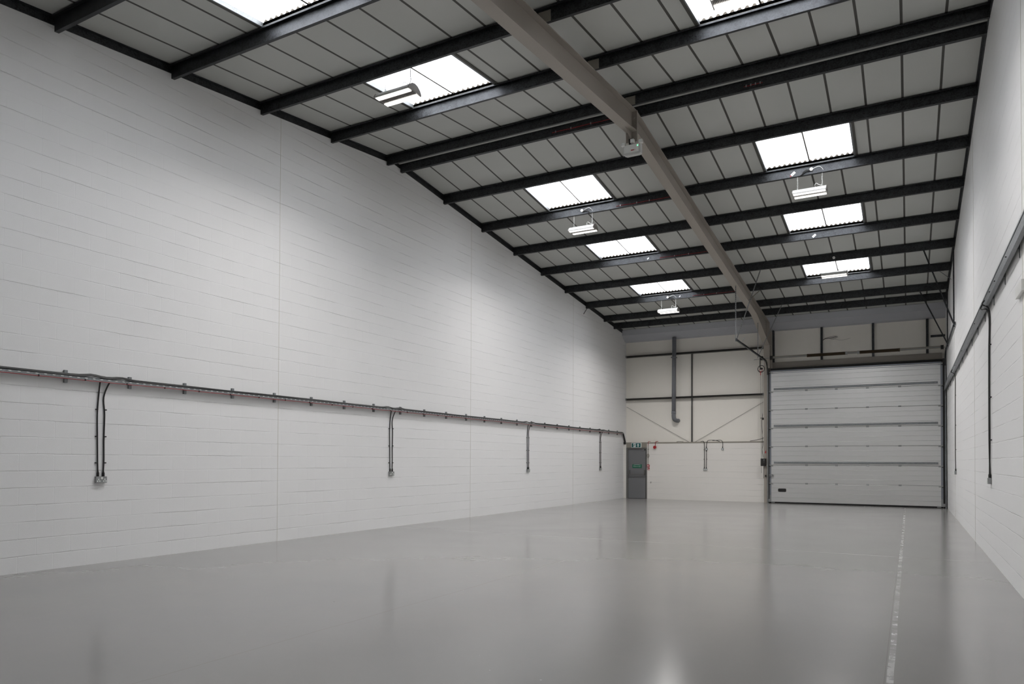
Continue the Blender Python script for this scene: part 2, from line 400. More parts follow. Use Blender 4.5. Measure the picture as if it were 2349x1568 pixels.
def purlin_mb(y, x0, x1, flip=False):
    s = .107 if y < 13 else -.101
    wy = y - .06
    if flip: wy = y - .06
    th = .005; z0 = pb(y)
    def q(dy, dz): return (wy + dy, z0 + dz + s * (dy - .06))
    poly = [q(.06, 0), q(.06, .022), q(.06 - th, .022), q(.06 - th, th), q(th, th), q(th, .20), q(-.06, .20), q(-.06, .178), q(-.06 + th, .178), q(-.06 + th, .20 - th), q(0, .20 - th), q(0, 0)]
    return MB().prism(poly, x0, x1, 0)
for i, y in enumerate(PUR):
    single('roof_purlin', purlin_mb(y, .015, W - .015), 'galvanised_dark', PL[i], 'beam', 'purlins across the roof')

# ------------------------------------------------------------------ portal frame
XL, XR, XC = 5.565, 5.765, 5.665
fr = thing('portal_frame', 'beige grey painted steel portal frame with rafter and column down the middle of the hall', 'steel frame', (XC, 27.9, 0))
D = .40; FT = .018
def slab(pts_top, th, x0, x1):     # plate following a polyline in y-z, thickness th downward
    mb = MB()
    for (ya, za), (yb_, zb) in zip(pts_top, pts_top[1:]):
        mb.prism([(ya, za), (yb_, zb), (yb_, zb - th), (ya, za - th)], x0, x1, 0)
    return mb
near_b = lambda y: 6.769 + .107 * y - .002
far_b = lambda y: 9.473 - .101 * y - .002
mb = slab([(Y0, near_b(Y0)), (12.98, near_b(12.98))], FT, XL, XR)
mb.prism([(Y0, near_b(Y0) - D + FT), (12.98, near_b(12.98) - D + FT), (12.98, near_b(12.98) - D), (Y0, near_b(Y0) - D)], XL, XR, 0)
mb.prism([(Y0, near_b(Y0) - FT), (12.98, near_b(12.98) - FT), (12.98, near_b(12.98) - D + FT), (Y0, near_b(Y0) - D + FT)], XC - .006, XC + .006, 0)
part('rafter', mb, 'rafter_paint', fr)
HY, HZ = 25.33, far_b(25.33) - D
EY, EZ = 27.76, 5.816
mb = slab([(13.02, far_b(13.02)), (28.1, far_b(28.1))], FT, XL, XR)
mb.prism([(13.02, far_b(13.02) - D + FT), (HY, HZ + FT), (HY, HZ), (13.02, far_b(13.02) - D)], XL, XR, 0)
mb.prism([(13.02, far_b(13.02) - FT), (HY, far_b(HY) - FT), (HY, HZ + FT), (13.02, far_b(13.02) - D + FT)], XC - .006, XC + .006, 0)
part('rafter', mb, 'rafter_paint', fr)
mb = MB().prism([(HY, HZ + FT), (EY, EZ + FT), (EY, EZ), (HY, HZ)], XL, XR, 0)
mb.prism([(HY, far_b(HY) - FT), (EY, far_b(EY) - FT), (EY, EZ + FT), (HY, HZ + FT)], XC - .006, XC + .006, 0)
part('haunch', mb, 'rafter_paint', fr)
ZT = far_b(27.9)
mb = MB().box(XL, XR + .01, EY, EY + FT, 0, far_b(EY) - FT).box(XL, XR + .01, 28.14, 28.14 + FT, 0, far_b(28.14) - FT).box(XC - .006, XC + .006, EY + FT, 28.14, .0, far_b(28.1) - FT)
mb.box(XL, XR + .01, EY + FT, 28.14, EZ - .01, EZ + .008)
part('column', mb, 'rafter_paint', fr)
mb = MB().box(XL - .01, XR + .01, 12.975, 12.9985, 7.56, near_b(12.98) - .0).box(XL - .01, XR + .01, 13.0015, 13.025, 7.56, near_b(12.98) - .0)
mb.prism([(12.975, 7.58), (12.975, 7.76), (12.62, near_b(12.62) - D)], XC - .006, XC + .006, 0)
part('apex_plate', mb, 'rafter_paint', fr)
for z in (7.62, 7.80, 7.90, 8.02):
    for x in (XC - .06, XC + .06):
        part('bolt', MB().tube([(x, 12.975, z), (x, 12.952, z)], .018, 6), 'rafter_paint', fr)
for y in [q for q in PUR if q < 13]:
    s = .107 if y < 13 else -.101
    z0 = pb(y); wy = y - .06
    part('cleat', MB().box(XR - .12, XR + .075, wy - .014, wy - .004, z0 - .002 - .06 * s, z0 + .150), 'beige', fr)

# ------------------------------------------------------------------ strip lamps
def chain_mb(x, z0, z1):
    mb = MB(); n = max(2, int(round((z1 - z0) / .030))); st = (z1 - z0) / n
    for i in range(n):
        c_ = (x, 0, z0 + st * (i + .5)); mb.ring(c_, st * .62, .0028, (0, 1, 0) if i % 2 else (1, 0, 0), 8, 4, sx=.5)
    return mb
def lamp_box():
    # cross-section in y-z: arched housing, flat underside
    pr = [(-.165, -.03), (-.165, -.005), (-.13, .045), (-.07, .085), (0, .10), (.07, .085), (.13, .045), (.165, -.005), (.165, -.03), (.155, -.03), (.06, -.018), (-.06, -.018), (-.155, -.03)]
    return pr
def make_lamp(label, loc, top, flip=False, box_at=None, black=False):
    """loc: centre of the lamp body; top: height of the purlin underside above it"""
    t_ = thing('strip_lamp', label, 'lamp', loc, 'strip lamps hanging from the purlins')
    pr = lamp_box(); O = (0, 0, 0)
    part('housing', MB().prism(pr, -.335, .335, 0), 'white_metal', t_, O)
    for s in (-1, 1):
        part('end_cap', MB().prism([(y * 1.03, z * 1.05) for y, z in pr], s * .335, s * .347, 0), 'lamp_grey', t_, O)
    for s in (-1, 1):
        part('light_strip', MB().box(-.325, .325, s * .109 - .045, s * .109 + .045, -.040, -.030), 'led', t_, O, label='glowing white light strip')
    for s in (-1, 1):                      # the light of each strip, thrown down by its lenses
        ad = bpy.data.lights.new('strip_light', 'AREA'); ad.shape = 'RECTANGLE'; ad.size = .64; ad.size_y = .085
        ad.energy = LEDW; ad.color = (1, .965, .93); ad.spread = math.radians(150)
        ao = bpy.data.objects.new('strip_light', ad); COL.objects.link(ao); ao.parent = t_; ao.location = (0, s * .109, -.0415)
    fin = MB()
    for k_ in range(32): fin.box(-.32 + k_ * .0205, -.312 + k_ * .0205, -.055, .055, -.030, -.0175)
    part('cooling_fins', fin, 'lamp_grey', t_, O)
    for x in (-.25, .25):
        part('chain', chain_mb(x, .095, top), 'black_cable' if black else 'white_plastic', t_, O)
    cx = .25 if not flip else -.25
    lp = [(cx * .45, 0, .095), (cx * .42, 0, .16), (cx * .55, 0, .185), (cx * .72, 0, .15), (cx * .9, 0, .13), (cx * 1.02, .01, .19), (cx * .98, .01, .28), (cx * 1.03, 0, top)]
    if box_at is not None:
        bx, bz = box_at
        lp += [(cx * 1.1, -.04, top + .05), ((cx + bx) / 2 + .05, -.075, top + .13), (bx, -.075, bz)]
    part('supply_cable', MB().tube(smooth(lp), .0048, 6), 'black_cable' if black else 'white_plastic', t_, O)
    return t_
def junction(label, x, y, z, dx):
    wy = y - .06
    t_ = thing('junction_box', label, 'junction box', (x, wy, z), 'round junction boxes on the purlins')
    part('lid', MB().tube([(x, wy - .006, z), (x, wy - .05, z)], [.034, .034], 16), 'white_plastic', t_)
    part('screw', MB().tube([(x, wy - .05, z), (x, wy - .054, z)], .008, 8), 'lamp_grey', t_)
    for dz_ in (0.0, -.028):
        pts = [(x + dx * .03, wy - .03, z - .005 + dz_ * .6), (x + dx * .11, wy - .035, z + dz_ * .8), (x + dx * .17, wy - .02, z - .035 + dz_), (x + dx * .20 + dz_, wy - .01, z - .085)]
        part('black_gland', MB().tube(smooth(pts), .009, 8), 'black_cable', t_)
def lamp_at(x, i, label, drop=.33, **k_):
    y = PUR[i]; zt = pb(y); return make_lamp(label, (x, y - .02, zt - drop - .06 + .0), drop + .06, **k_)
lamp_at(3.09, 2, 'glowing strip lamp in front of the near left rooflight, hung on dark chains', black=True)
lamp_at(8.42, 2, 'glowing strip lamp over the near right rooflight, cut by the top edge', black=True)
lamp_at(3.02, 7, 'glowing white strip lamp hanging between the first two far rooflights on the left', box_at=(.0, .45))
lamp_at(8.385, 7, 'glowing white strip lamp hanging on the right, below the largest far rooflight', flip=False, box_at=(.04, .48))
lamp_at(3.065, 11, 'glowing strip lamp farthest away on the left, near the far wall gutter', box_at=(.0, .46))
lamp_at(8.415, 10, 'strip lamp hanging in front of the farthest right rooflight, housing dark against it', black=True)
junction('white round junction box above the middle left strip lamp', 3.02, PUR[7], pb(PUR[7]) + .085, 1)
junction('white round junction box above the middle right strip lamp', 8.425, PUR[7], pb(PUR[7]) + .095, -1)
junction('white round junction box above the farthest left strip lamp', 3.055, PUR[11], pb(PUR[11]) + .08, 1)
junction('grey white round junction box above the farthest right strip lamp', 8.414, PUR[10], pb(PUR[10]) + .085, -1)
# labels stuck on the purlins
for x, i, lb, sc in ((8.05, 7, 'white label with red tip stuck on the purlin left of the middle right lamp', 1), (8.088, 9, 'white label stuck under the second far right rooflight', 1), (3.55, 9, 'tiny white label stuck under the second far left rooflight', .6), (3.466, 11, 'tiny white label stuck beside the farthest left lamp', .6)):
    y = PUR[i] - .066; z = pb(PUR[i]) + .075
    t_ = thing('sticker', lb, 'label', (x, y, z), 'labels on the purlins')
    a = math.radians(40); ux, uz = math.cos(a), math.sin(a); h, v = .05 * sc, .027 * sc
    def qd(cu, cv, hu, hv, dy, mb):
        P = [(x + (cu + i_ * hu) * ux - (cv + j_ * hv) * uz, y - dy, z + (cu + i_ * hu) * uz + (cv + j_ * hv) * ux) for i_, j_ in ((-1, -1), (1, -1), (1, 1), (-1, 1))]
        P2 = [(p_[0], p_[1] + .001, p_[2]) for p_ in P]
        return mb.add(P + P2, [(0, 1, 2, 3), (7, 6, 5, 4), (0, 4, 5, 1), (1, 5, 6, 2), (2, 6, 7, 3), (3, 7, 4, 0)])
    part('card', qd(0, 0, h, v, .001, MB()), 'sign_white', t_)
    mb = MB(); qd(.4 * h, 0, .006, .5 * v, .0025, mb); qd(-.35 * h, 0, .006, .5 * v, .0025, mb); part('dark_marks', mb, 'lamp_grey', t_)
    if i == 7: part('red_tip', qd(-1.35 * h, 0, .2 * h, .5 * v, .001, MB()), 'red', t_)
# red fire cable clipped to the purlins
def red_run(i, x0, x1, clips, lb, dz=.045):
    y = PUR[i] - .072; z = pb(PUR[i]) + dz
    t_ = thing('red_cable', lb, 'cable', ((x0 + x1) / 2, y, z), 'red cables clipped to the purlins')
    n = 8; pts = [(x0 + (x1 - x0) * k_ / n, y, z + .004 * math.sin(k_ * 2.1)) for k_ in range(n + 1)]
    part('cable', MB().tube(pts, .006, 6), 'red_cable', t_)
    for x in clips: part('clip', MB().box(x - .010, x + .010, y - .010, y + .006, z - .012, z + .026), 'zinc', t_, label='pale metal clip')
red_run(7, 3.93, 5.56, (4.04, 4.46, 4.78), 'red cable on the purlin right of the first far left rooflight')
red_run(9, 3.9, 5.56, (4.34, 4.75), 'red cable on the purlin right of the second far left rooflight')
red_run(11, 3.9, 5.56, (4.28, 4.70), 'red cable on the purlin right of the farthest left rooflight')
red_run(5, 3.9, 5.56, (3.98, 4.32, 4.75), 'dark red cable on the ridge purlin left of the rafter joint', .07)
red_run(5, 7.70, 8.02, (7.74, 7.82, 7.90, 7.98), 'short red cable with four clips on the ridge purlin at right', .07)

# ------------------------------------------------------------------ emergency light under the rafter joint
el = thing('emergency_light', 'white box with three spot heads and a green indicator, fixed under the rafter joint', 'emergency light', (5.71, 12.93, 7.27))
zb = 7.27
mb = MB().prism([(5.545, zb + .03), (5.60, zb), (5.85, zb), (5.885, zb + .02), (5.885, zb + .20), (5.545, zb + .20)], 12.86, 12.96, 1)
part('case', mb, 'white_metal', el, bevel=.006)
part('front_cover', MB().box(5.56, 5.845, 12.852, 12.86, zb + .045, zb + .19), 'white_plastic', el)
part('red_mark', MB().box(5.70, 5.76, 12.849, 12.852, zb + .075, zb + .092), 'red', el)
part('red_mark', MB().box(5.772, 5.779, 12.849, 12.852, zb + .075, zb + .090), 'red', el)
part('green_indicator', MB().tube([(5.83, 12.853, zb + .155), (5.83, 12.846, zb + .155)], .009, 8), 'green_led', el, label='green indicator')
part('mounting_bracket', MB().box(5.63, 5.70, 12.93, 12.945, zb + .2, zb + .34), 'black', el)
for hx, ang, hz in ((5.545, -35, .22), (5.725, 0, .255), (5.89, 35, .22)):
    h_ = part('spot_head', MB().prism([(hx - .035, zb + hz - .035), (hx + .035, zb + hz - .035), (hx + .035, zb + hz + .035), (hx - .035, zb + hz + .035)], 12.83, 12.90, 1), 'white_plastic', el, bevel=.008)
    part('lens', MB().tube([(hx, 12.829, zb + hz), (hx, 12.824, zb + hz)], .027, 12), 'sign_white', el, parent=h_)
    part('lead', MB().tube([(hx, 12.90, zb + hz - .03), (hx * .7 + 5.715 * .3, 12.92, zb + .195)], .006, 6), 'black_cable', el, parent=h_)

# ------------------------------------------------------------------ eaves gutter
mb = MB().prism([(L - .002, 6.405), (28.204, 6.436), (27.868, 6.631), (27.868, 6.862), (27.872, 6.862), (27.872, 6.634), (28.206, 6.440), (L - .002, 6.410)], 0.002, W - .002, 0)
single('eaves_gutter', mb, 'gutter_blue', 'pale blue grey folded gutter running under the roof across the far wall', 'gutter')

# ------------------------------------------------------------------ far wall, left bay
def cee(name, lb, x0, x1, z, mats='rail_dark', bits=True):
    t_ = thing(name, lb, 'rail', ((x0 + x1) / 2, 28.25, z), 'dark sheeting rails on the far wall')
    poly = [(28.20, z - .035), (28.36, z - .035), (28.36, z + .035), (28.20, z + .035), (28.20, z + .022), (28.206, z + .022), (28.206, z + .030), (28.352, z + .030), (28.352, z - .030), (28.206, z - .030), (28.206, z - .022), (28.20, z - .022)]
    part('rail', MB().prism(poly, x0, x1, 0), mats, t_)
    for x in (x0 + .02, x1 - .05): part('end_cleat', MB().box(x, x + .03, 28.185, 28.20, z - .045, z + .045), 'galvanised', t_)
cee('sheeting_rail', 'upper dark horizontal rail on the far wall, left of the column', .03, 5.50, 5.805)
cee('sheeting_rail', 'lower dark horizontal rail on the far wall, left of the column', .03, 5.50, 4.052)
single('sheeting_post', MB().box(2.725, 2.775, 28.30, 28.372, 2.28, 5.77), 'rail_dark', 'slim dark upright post between the two rails and the ledge, left bay', 'post')
for (xa, za, xb, zb_), lb in (((.03, 3.757, 2.627, 2.285), 'thin steel tie rod slanting down from the left corner to the post foot'), ((5.449, 3.763, 2.879, 2.285), 'thin steel tie rod slanting down from the column to the post foot')):
    single('tie_rod', MB().tube([(xa, 28.34, za), (xb, 28.34, zb_)], .006, 6), 'rail_dark', lb, 'rod', 'tie rods on the far wall')
# downpipe
dp = thing('downpipe', 'thick grey plastic downpipe from the gutter with a turned elbow at its foot', 'pipe', (2.08, 28.12, 3.1))
part('pipe', MB().tube([(2.10, 28.12, 6.44), (2.077, 28.12, 3.42)], .080, 20), 'pipe_grey', dp, shade=True)
part('socket', MB().tube([(2.079, 28.12, 3.50), (2.077, 28.12, 3.40)], .088, 20), 'pipe_grey', dp, shade=True)
part('elbow', MB().tube(smooth([(2.077, 28.12, 3.42), (2.077, 28.12, 3.28), (2.10, 28.15, 3.18), (2.16, 28.24, 3.14), (2.19, 28.375, 3.14)]), .080, 20), 'pipe_grey', dp, shade=True)
part('bracket', MB().box(2.0, 2.19, 28.0, 28.20, 5.62, 5.66), 'pipe_grey', dp)
# fire exit door
dr = bpy.data.objects.new('door_1', None); COL.objects.link(dr); dr.location = (.555, YB, 0); dr['kind'] = 'structure'; dr['label'] = 'grey metal fire exit door in the far left corner'
part('light_stop', MB().box(.118, .992, YB + .07, L + .1, .001, 2.06), 'black', dr)  # black block filling the doorway behind the leaf, added against light leaks
part('frame', MB().box(.118, .20, YB - .01, YB + .12, 0, 2.06).box(.945, .992, YB - .01, YB + .12, 0, 2.06).box(.20, .945, YB - .01, YB + .12, 2.0, 2.06), 'frame_grey', dr, bevel=.004)
part('leaf', MB().box(.20, .945, YB + .02, YB + .07, .012, 2.0), 'door_grey', dr)
part('kick_seam', MB().box(.21, .935, YB + .015, YB + .02, .86, .87), 'frame_grey', dr)
pbm = MB().bar((.235, YB - .06, .985), (.915, YB - .06, .985), .03, .03)
part('push_bar', pbm, 'frame_grey', dr)
for x in (.255, .895): part('push_bar_arm', MB().box(x - .022, x + .022, YB - .05, YB + .02, .96, 1.16), 'frame_grey', dr, bevel=.006)
part('door_closer', MB().box(.80, .88, YB - .02, YB + .02, 1.955, 1.985), 'zinc', dr)
part('closer_arm', MB().bar((.88, YB - .01, 1.98), (.94, YB - .01, 1.99), .02, .02), 'black', dr)
part('sealing_strip', MB().box(.926, .944, YB + .012, YB + .02, .02, 1.99), 'black', dr)
# text helper
def text_obj(name, body, size, loc, matn, root, wide=1.0, ext=.0008):
    cu = bpy.data.curves.new(name, 'FONT'); cu.body = body; cu.size = size; cu.align_x = 'CENTER'; cu.align_y = 'CENTER'; cu.extrude = ext
    o = bpy.data.objects.new(name, cu); COL.objects.link(o); cu.materials.append(MATS[matn])
    dg = bpy.context.evaluated_depsgraph_get(); me = bpy.data.meshes.new_from_object(o.evaluated_get(dg))
    bpy.data.objects.remove(o); me.materials.clear(); me.materials.append(MATS[matn])
    o = bpy.data.objects.new(name, me); COL.objects.link(o); o.parent = root; o.rotation_euler = (PI / 2, 0, 0); o.scale = (wide, 1, 1)
    o.location = Vector(loc) - root.location; return o
# push bar sign on the door
sg = thing('push_bar_sign', 'small green sign with white lettering on the grey exit door', 'sign', (.57, YB + .014, 1.24))
part('plate', MB().box(.375, .769, YB + .012, YB + .0199, 1.237, 1.387), 'green_sign', sg)
text_obj('lettering', 'Push bar to open', .044, (.572, YB + .010, 1.300), 'sign_white', sg, 1.02)
arc = MB()
for k_ in range(10):
    xa = .42 + .304 * k_ / 10; xb = .42 + .304 * (k_ + 1) / 10
    f = lambda x: 1.352 + .014 * (1 - ((x - .572) / .152) ** 2)
    arc.prism([(xa, f(xa) - .004), (xb, f(xb) - .004), (xb, f(xb) + .004), (xa, f(xa) + .004)], YB + .0095, YB + .0115, 1)
part('white_bar_mark', arc, 'sign_white', sg)
# exit sign
ex = thing('exit_sign', 'green exit sign with a running figure and an upward arrow above the grey door', 'sign', (.56, YB - .03, 2.06))
part('case', MB().box(.35, .765, YB - .050, YB - .006, 2.062, 2.262), 'sign_white', ex, bevel=.004)
part('panel', MB().box(.368, .747, YB - .053, YB - .050, 2.080, 2.244), 'teal_sign', ex)
yy0, yy1 = YB - .056, YB - .0532
ar = MB().prism([(.62, 2.095), (.655, 2.095), (.655, 2.165), (.62, 2.165)], yy0, yy1, 1)
ar.prism([(.585, 2.165), (.6375, 2.228), (.69, 2.165), (.672, 2.152), (.6375, 2.190), (.603, 2.152)], yy0, yy1, 1)
part('arrow', ar, 'sign_white', ex)
dwy = MB().box(.44, .535, yy0 + .001, yy1, 2.092, 2.234)
part('doorway_mark', dwy, 'sign_white', ex)
rn = MB(); t0, t1 = yy0 - .002, yy0 + .0008
rn.tube([(.497, t1, 2.212), (.497, t0, 2.212)], .013, 10)
for a, b, wd in (((.492, 2.198), (.478, 2.160), .020), ((.478, 2.160), (.500, 2.138), .013), ((.500, 2.138), (.492, 2.108), .012), ((.478, 2.160), (.462, 2.130), .013), ((.462, 2.130), (.440, 2.126), .012), ((.490, 2.192), (.515, 2.172), .010), ((.515, 2.172), (.528, 2.184), .009), ((.486, 2.190), (.463, 2.182), .010), ((.463, 2.182), (.452, 2.160), .009)):
    d = Vector((b[0] - a[0], b[1] - a[1])).normalized(); n_ = Vector((-d.y, d.x)) * wd / 2
    rn.prism([(a[0] + n_.x, a[1] + n_.y), (b[0] + n_.x, b[1] + n_.y), (b[0] - n_.x, b[1] - n_.y), (a[0] - n_.x, a[1] - n_.y)], t0, t1, 1)
part('running_figure', rn, 'teal_sign', ex)
# fire alarm bits beside the door
cp = thing('fire_call_point', 'small red fire alarm call point right of the grey exit door', 'call point', (1.052, YB, 1.28))
part('case', MB().box(1.004, 1.104, YB - .05, YB, 1.280, 1.380), 'red', cp, bevel=.008)
part('window', MB().box(1.024, 1.084, YB - .053, YB - .05, 1.310, 1.348), 'sign_white', cp, label='white window')
fs_ = thing('fire_notice', 'small red and white notice just under the red call point', 'sign', (1.06, YB, 1.16))
part('plate', MB().box(1.012, 1.104, YB - .006, YB, 1.160, 1.256), 'red', fs_)
part('white_marks', MB().box(1.022, 1.052, YB - .008, YB - .006, 1.215, 1.246).box(1.064, 1.094, YB - .008, YB - .006, 1.172, 1.205).box(1.022, 1.05, YB - .008, YB - .006, 1.172, 1.19), 'sign_white', fs_)
single('red_conduit_cable', MB().tube(smooth([(1.12, YB + .06, 2.30), (1.075, YB + .0, 2.315), (1.052, YB - .02, 2.28), (1.052, YB - .015, 2.15)]), .010, 6), 'red_cable', 'short red cable looping over the ledge above the call point', 'cable')
cn = thing('conduit', 'grey conduit running down the white blockwork to the red call point', 'conduit', (1.052, YB, 1.38))
part('tube', MB().tube([(1.052, YB - .015, 2.15), (1.052, YB - .015, 1.38)], .010, 8), 'beige', cn)
part('saddle', MB().box(1.025, 1.08, YB - .028, YB, 1.985, 2.005), 'zinc', cn)
part('isolator', MB().ring((1.052, YB - .03, 1.74), .075, .012, (0, 1, 0), 20, 6, sx=.5), 'beige', cn, label='oval grey isolator')
al = thing('alarm_sounder', 'round dark red alarm sounder on the blockwork right of the exit door', 'alarm', (1.337, YB, 2.0))
part('base', MB().tube([(1.337, YB, 2.085), (1.337, YB - .03, 2.085)], .05, 20), 'red', al)
part('horn', MB().tube([(1.337, YB - .03, 2.080), (1.337, YB - .09, 2.075)], [.05, .062], 20), 'red', al)
part('cable', MB().tube(smooth([(1.44, YB + .05, 2.31), (1.40, YB - .005, 2.31), (1.355, YB - .02, 2.27), (1.345, YB - .02, 2.13)]), .012, 6), 'red_cable', al)
hk = MB().tube([(1.16, YB, .69), (1.16, YB - .02, .69), (1.16, YB - .022, .65), (1.155, YB - .012, .63)], .009, 6)
single('wall_hook', hk, 'rail_dark', 'tiny dark hook low on the white blockwork beside the exit door', 'hook')

# ------------------------------------------------------------------ cable trays, cables, sockets
tr_ = thing('cable_tray', 'slim grey perforated cable tray along the white left wall', 'cable tray', (.05, 13, 2.62))
YE = 27.86
mb = MB().box(.035, .041, Y0 + .1, YE, 2.62, 2.672).box(.035, .085, Y0 + .1, YE, 2.62, 2.626).box(.080, .085, Y0 + .1, YE, 2.626, 2.655)
part('tray', mb, 'galvanised', tr_)
sl = MB(); y = 3.0
while y < 27.5: sl.box(.0852, .0865, y, y + .035, 2.642, 2.650); y += .11
part('slot_row', sl, 'sign_white', tr_)
y = 3.86
while y < 27.6:
    part('bracket', MB().box(.0, .034, y - .022, y + .022, 2.560, 2.735), 'galvanised', tr_); y += .938
part('corner_piece', MB().bar((.06, YE, 2.645), (.06, 28.10, 2.30), .05, .05).box(.02, .10, 28.04, YB - .008, 2.20, 2.30), 'galvanised_dark', tr_)
def wav(y, a, s): return a * math.sin(y * 1.7 + s) + a * .6 * math.sin(y * 4.3 + 2 * s)
DROPS = [6.25, 12.92, 19.59, 25.51]
def cable_run(name, lb, x, z, r, s, matn, y1=YE - .02, bulge=True, y0=Y0 + .15):
    pts = []; y = y0
    while y < y1:
        dz_ = sum(.022 * math.exp(-((y - d - o_) / .12) ** 2) for d in DROPS for o_ in (-.16, .28)) if bulge else 0
        pts.append((x + wav(y, .002, s + 1), y, z + wav(y, .0022, s) + dz_)); y += .08
    pts += [(x, y1, z), (x, y1 + .12, z - .17), (x, y1 + .2, z - .30)]
    single(name, MB().tube(pts, r, 6), matn, lb, 'cable', 'cables on the left tray')
cable_run('tray_cable', 'black cable on top of the left wall tray, outermost from the wall', .072, 2.668, .0095, .3, 'black_cable')
cable_run('tray_cable', 'black cable on top of the left wall tray, between the two others', .052, 2.682, .0095, 1.9, 'black_cable')
cable_run('tray_cable', 'black cable on top of the left wall tray, next to the wall', .030, 2.690, .0095, 3.1, 'black_cable')
pts = []; y = 3.0
while y < 27.8: pts.append((.096 + wav(y, .001, 2), y, 2.614 + wav(y, .0022, 1))); y += .1
t_ = thing('red_tray_cable', 'thin red cable tied along the lower edge of the left wall tray', 'cable', (.096, 15, 2.61))
part('cable', MB().tube(pts, .0055, 6), 'red_cable', t_)
y = 4.1
while y < 16: part('tie', MB().box(.080, .104, y, y + .012, 2.604, 2.630), 'black_cable', t_); y += .62
def clip(mb_x, wall, y, z, s):   # small saddle on the wall
    xa, xb = (0.0, .026) if wall == 'L' else (W - .026, W)
    return MB().box(xa, xb, min(y, y + s * .032), max(y, y + s * .032), z - .008, z + .008)
def socket(wall, y, z, lb, dy=.155):
    X = (lambda d: d) if wall == 'L' else (lambda d: W - d)
    def B(d0, d1, y0, y1, z0, z1): return MB().box(min(X(d0), X(d1)), max(X(d0), X(d1)), y0, y1, z0, z1)
    t_ = thing('power_socket', lb, 'socket', (X(.02), y, z - .045), 'double power sockets on the side walls')
    part('box', B(0, .042, y - dy / 2, y + dy / 2, z - .046, z + .046), 'zinc', t_, bevel=.005)
    fp = part('face_plate', B(.042, .047, y - dy / 2, y + dy / 2, z - .045, z + .045), 'zinc', t_)
    sg_ = 1 if wall == 'L' else -1
    for o_ in (-.045, .045):
        for a_, b_ in ((0, .012), (-.016, -.014), (.016, -.014)):
            part('outlet', B(.047, .050, y + o_ + a_ - .008, y + o_ + a_ + .008, z - .008 + b_ - .008, z - .008 + b_ + .010), 'sign_white', t_, parent=fp, label='white outlet opening')
    part('rocker_switch', B(.047, .053, y - .014, y + .014, z + .008, z + .036), 'white_plastic', t_, bevel=.002)
def drop(wall, ypts, zpts, rr_, lb, clips, cs, gz):
    X = (lambda d: d) if wall == 'L' else (lambda d: W - d)
    pts = smooth([(X(d), y_, z_) for (y_, d), z_ in zip(ypts, zpts)], 5)
    t_ = thing('drop_cable', lb, 'cable', (X(.02), ypts[-1][0], gz), 'black cables dropping to the sockets')
    part('cable', MB().tube(pts, rr_, 8), 'black_cable', t_, shade=True)
    yb_ = ypts[-1][0]
    part('gland', MB().tube([(X(.018), yb_, gz + .075), (X(.018), yb_, gz + .045), (X(.018), yb_, gz)], [.010, .018, .018], 10), 'black', t_)
    for zc, yc in clips: part('clip', clip(0, wall, yc, zc, cs), 'black', t_)
names = ['nearest the camera', 'second from the camera', 'third from the camera', 'farthest from camera']
for k_, y in enumerate(DROPS):
    a, b = y - .040, y + .040
    socket('L', y, 1.208, 'grey metal double socket on the left wall, ' + names[k_])
    zs = [2.66, 2.60, 2.40, 2.15, 1.80, 1.50, 1.315]
    drop('L', [(a - .005, .075), (a, .04), (a - .004, .015), (a - .018, .015), (a - .012, .015), (a - .006, .015), (a, .015)], zs, .0105,
         'left-hand black drop cable above the left wall socket ' + names[k_], [(2.22, a - .010), (1.83, a - .010), (1.45, a - .008)], -1, 1.254)
    drop('L', [(b + .09, .075), (b + .045, .05), (b - .008, .015), (b + .008, .015), (b + .002, .015), (b + .006, .015), (b, .015)], zs, .0105,
         'right-hand black drop cable above the left wall socket ' + names[k_], [(2.22, b + .004), (1.83, b + .004), (1.45, b + .006)], 1, 1.254)
# right wall channel
rt = thing('wall_channel', 'wide galvanised steel channel running along the white right wall', 'channel', (W - .05, 18, 3.88))
mb = MB().box(W - .075, W - .070, Y0 + .1, 27.7, 3.885, 4.045).box(W - .070, W - .035, Y0 + .1, 27.7, 3.885, 3.890).box(W - .070, W - .035, Y0 + .1, 27.7, 4.040, 4.045)
mb.box(W - .082, W - .075, Y0 + .1, 27.7, 3.885, 3.905).box(W - .082, W - .075, Y0 + .1, 27.7, 4.025, 4.045)
part('channel', mb, 'galvanised', rt)
y = 8.396
while y < 27.6:
    part('bracket', MB().box(W - .034, W, y - .004, y + .004, 3.90, 4.03).box(W - .010, W, y - .006, y + .006, 3.80, 3.90), 'galvanised', rt); y += 1.39
for y in (10.3, 11.6, 12.3, 15.0, 18.5, 21.2): part('screw', MB().tube([(W - .076, y, 3.95), (W - .092, y, 3.95)], .007, 6), 'black', rt)
socket('R', 13.22, 1.225, 'grey metal double socket on the right wall, nearest the camera', .155)
socket('R', 22.45, 1.238, 'grey metal socket on the right wall, far end beside the big door', .10)
zs = [3.97, 3.90, 3.80, 3.2, 2.5, 1.8, 1.33]
cl = [3.3, 2.5, 1.85]
drop('R', [(13.32, .09), (13.34, .11), (13.19, .02), (13.185, .02), (13.18, .024), (13.20, .024), (13.18, .018)], zs, .011, 'hooked black cable on the right wall, left of the pair above the near socket', [(z, 13.20) for z in cl], 1, 1.27)
drop('R', [(13.02, .09), (12.98, .115), (13.06, .02), (13.10, .02), (13.09, .024), (13.11, .024), (13.255, .018)], zs, .011, 'hooked black cable on the right wall, right of the pair above the near socket', [(z, 13.08) for z in cl], -1, 1.27)
drop('R', [(22.30, .09), (22.28, .11), (22.42, .02), (22.45, .018), (22.43, .022), (22.46, .022), (22.45, .018)], zs, .010, 'single thin black cable dropping to the far socket on the right wall', [(z, 22.44) for z in cl], 1, 1.28)
single('wall_box', MB().box(W - .04, W, 9.35, 9.86, 3.35, 3.47), 'white_plastic', 'white painted block projecting from the right wall under the channel at the picture edge', 'box')
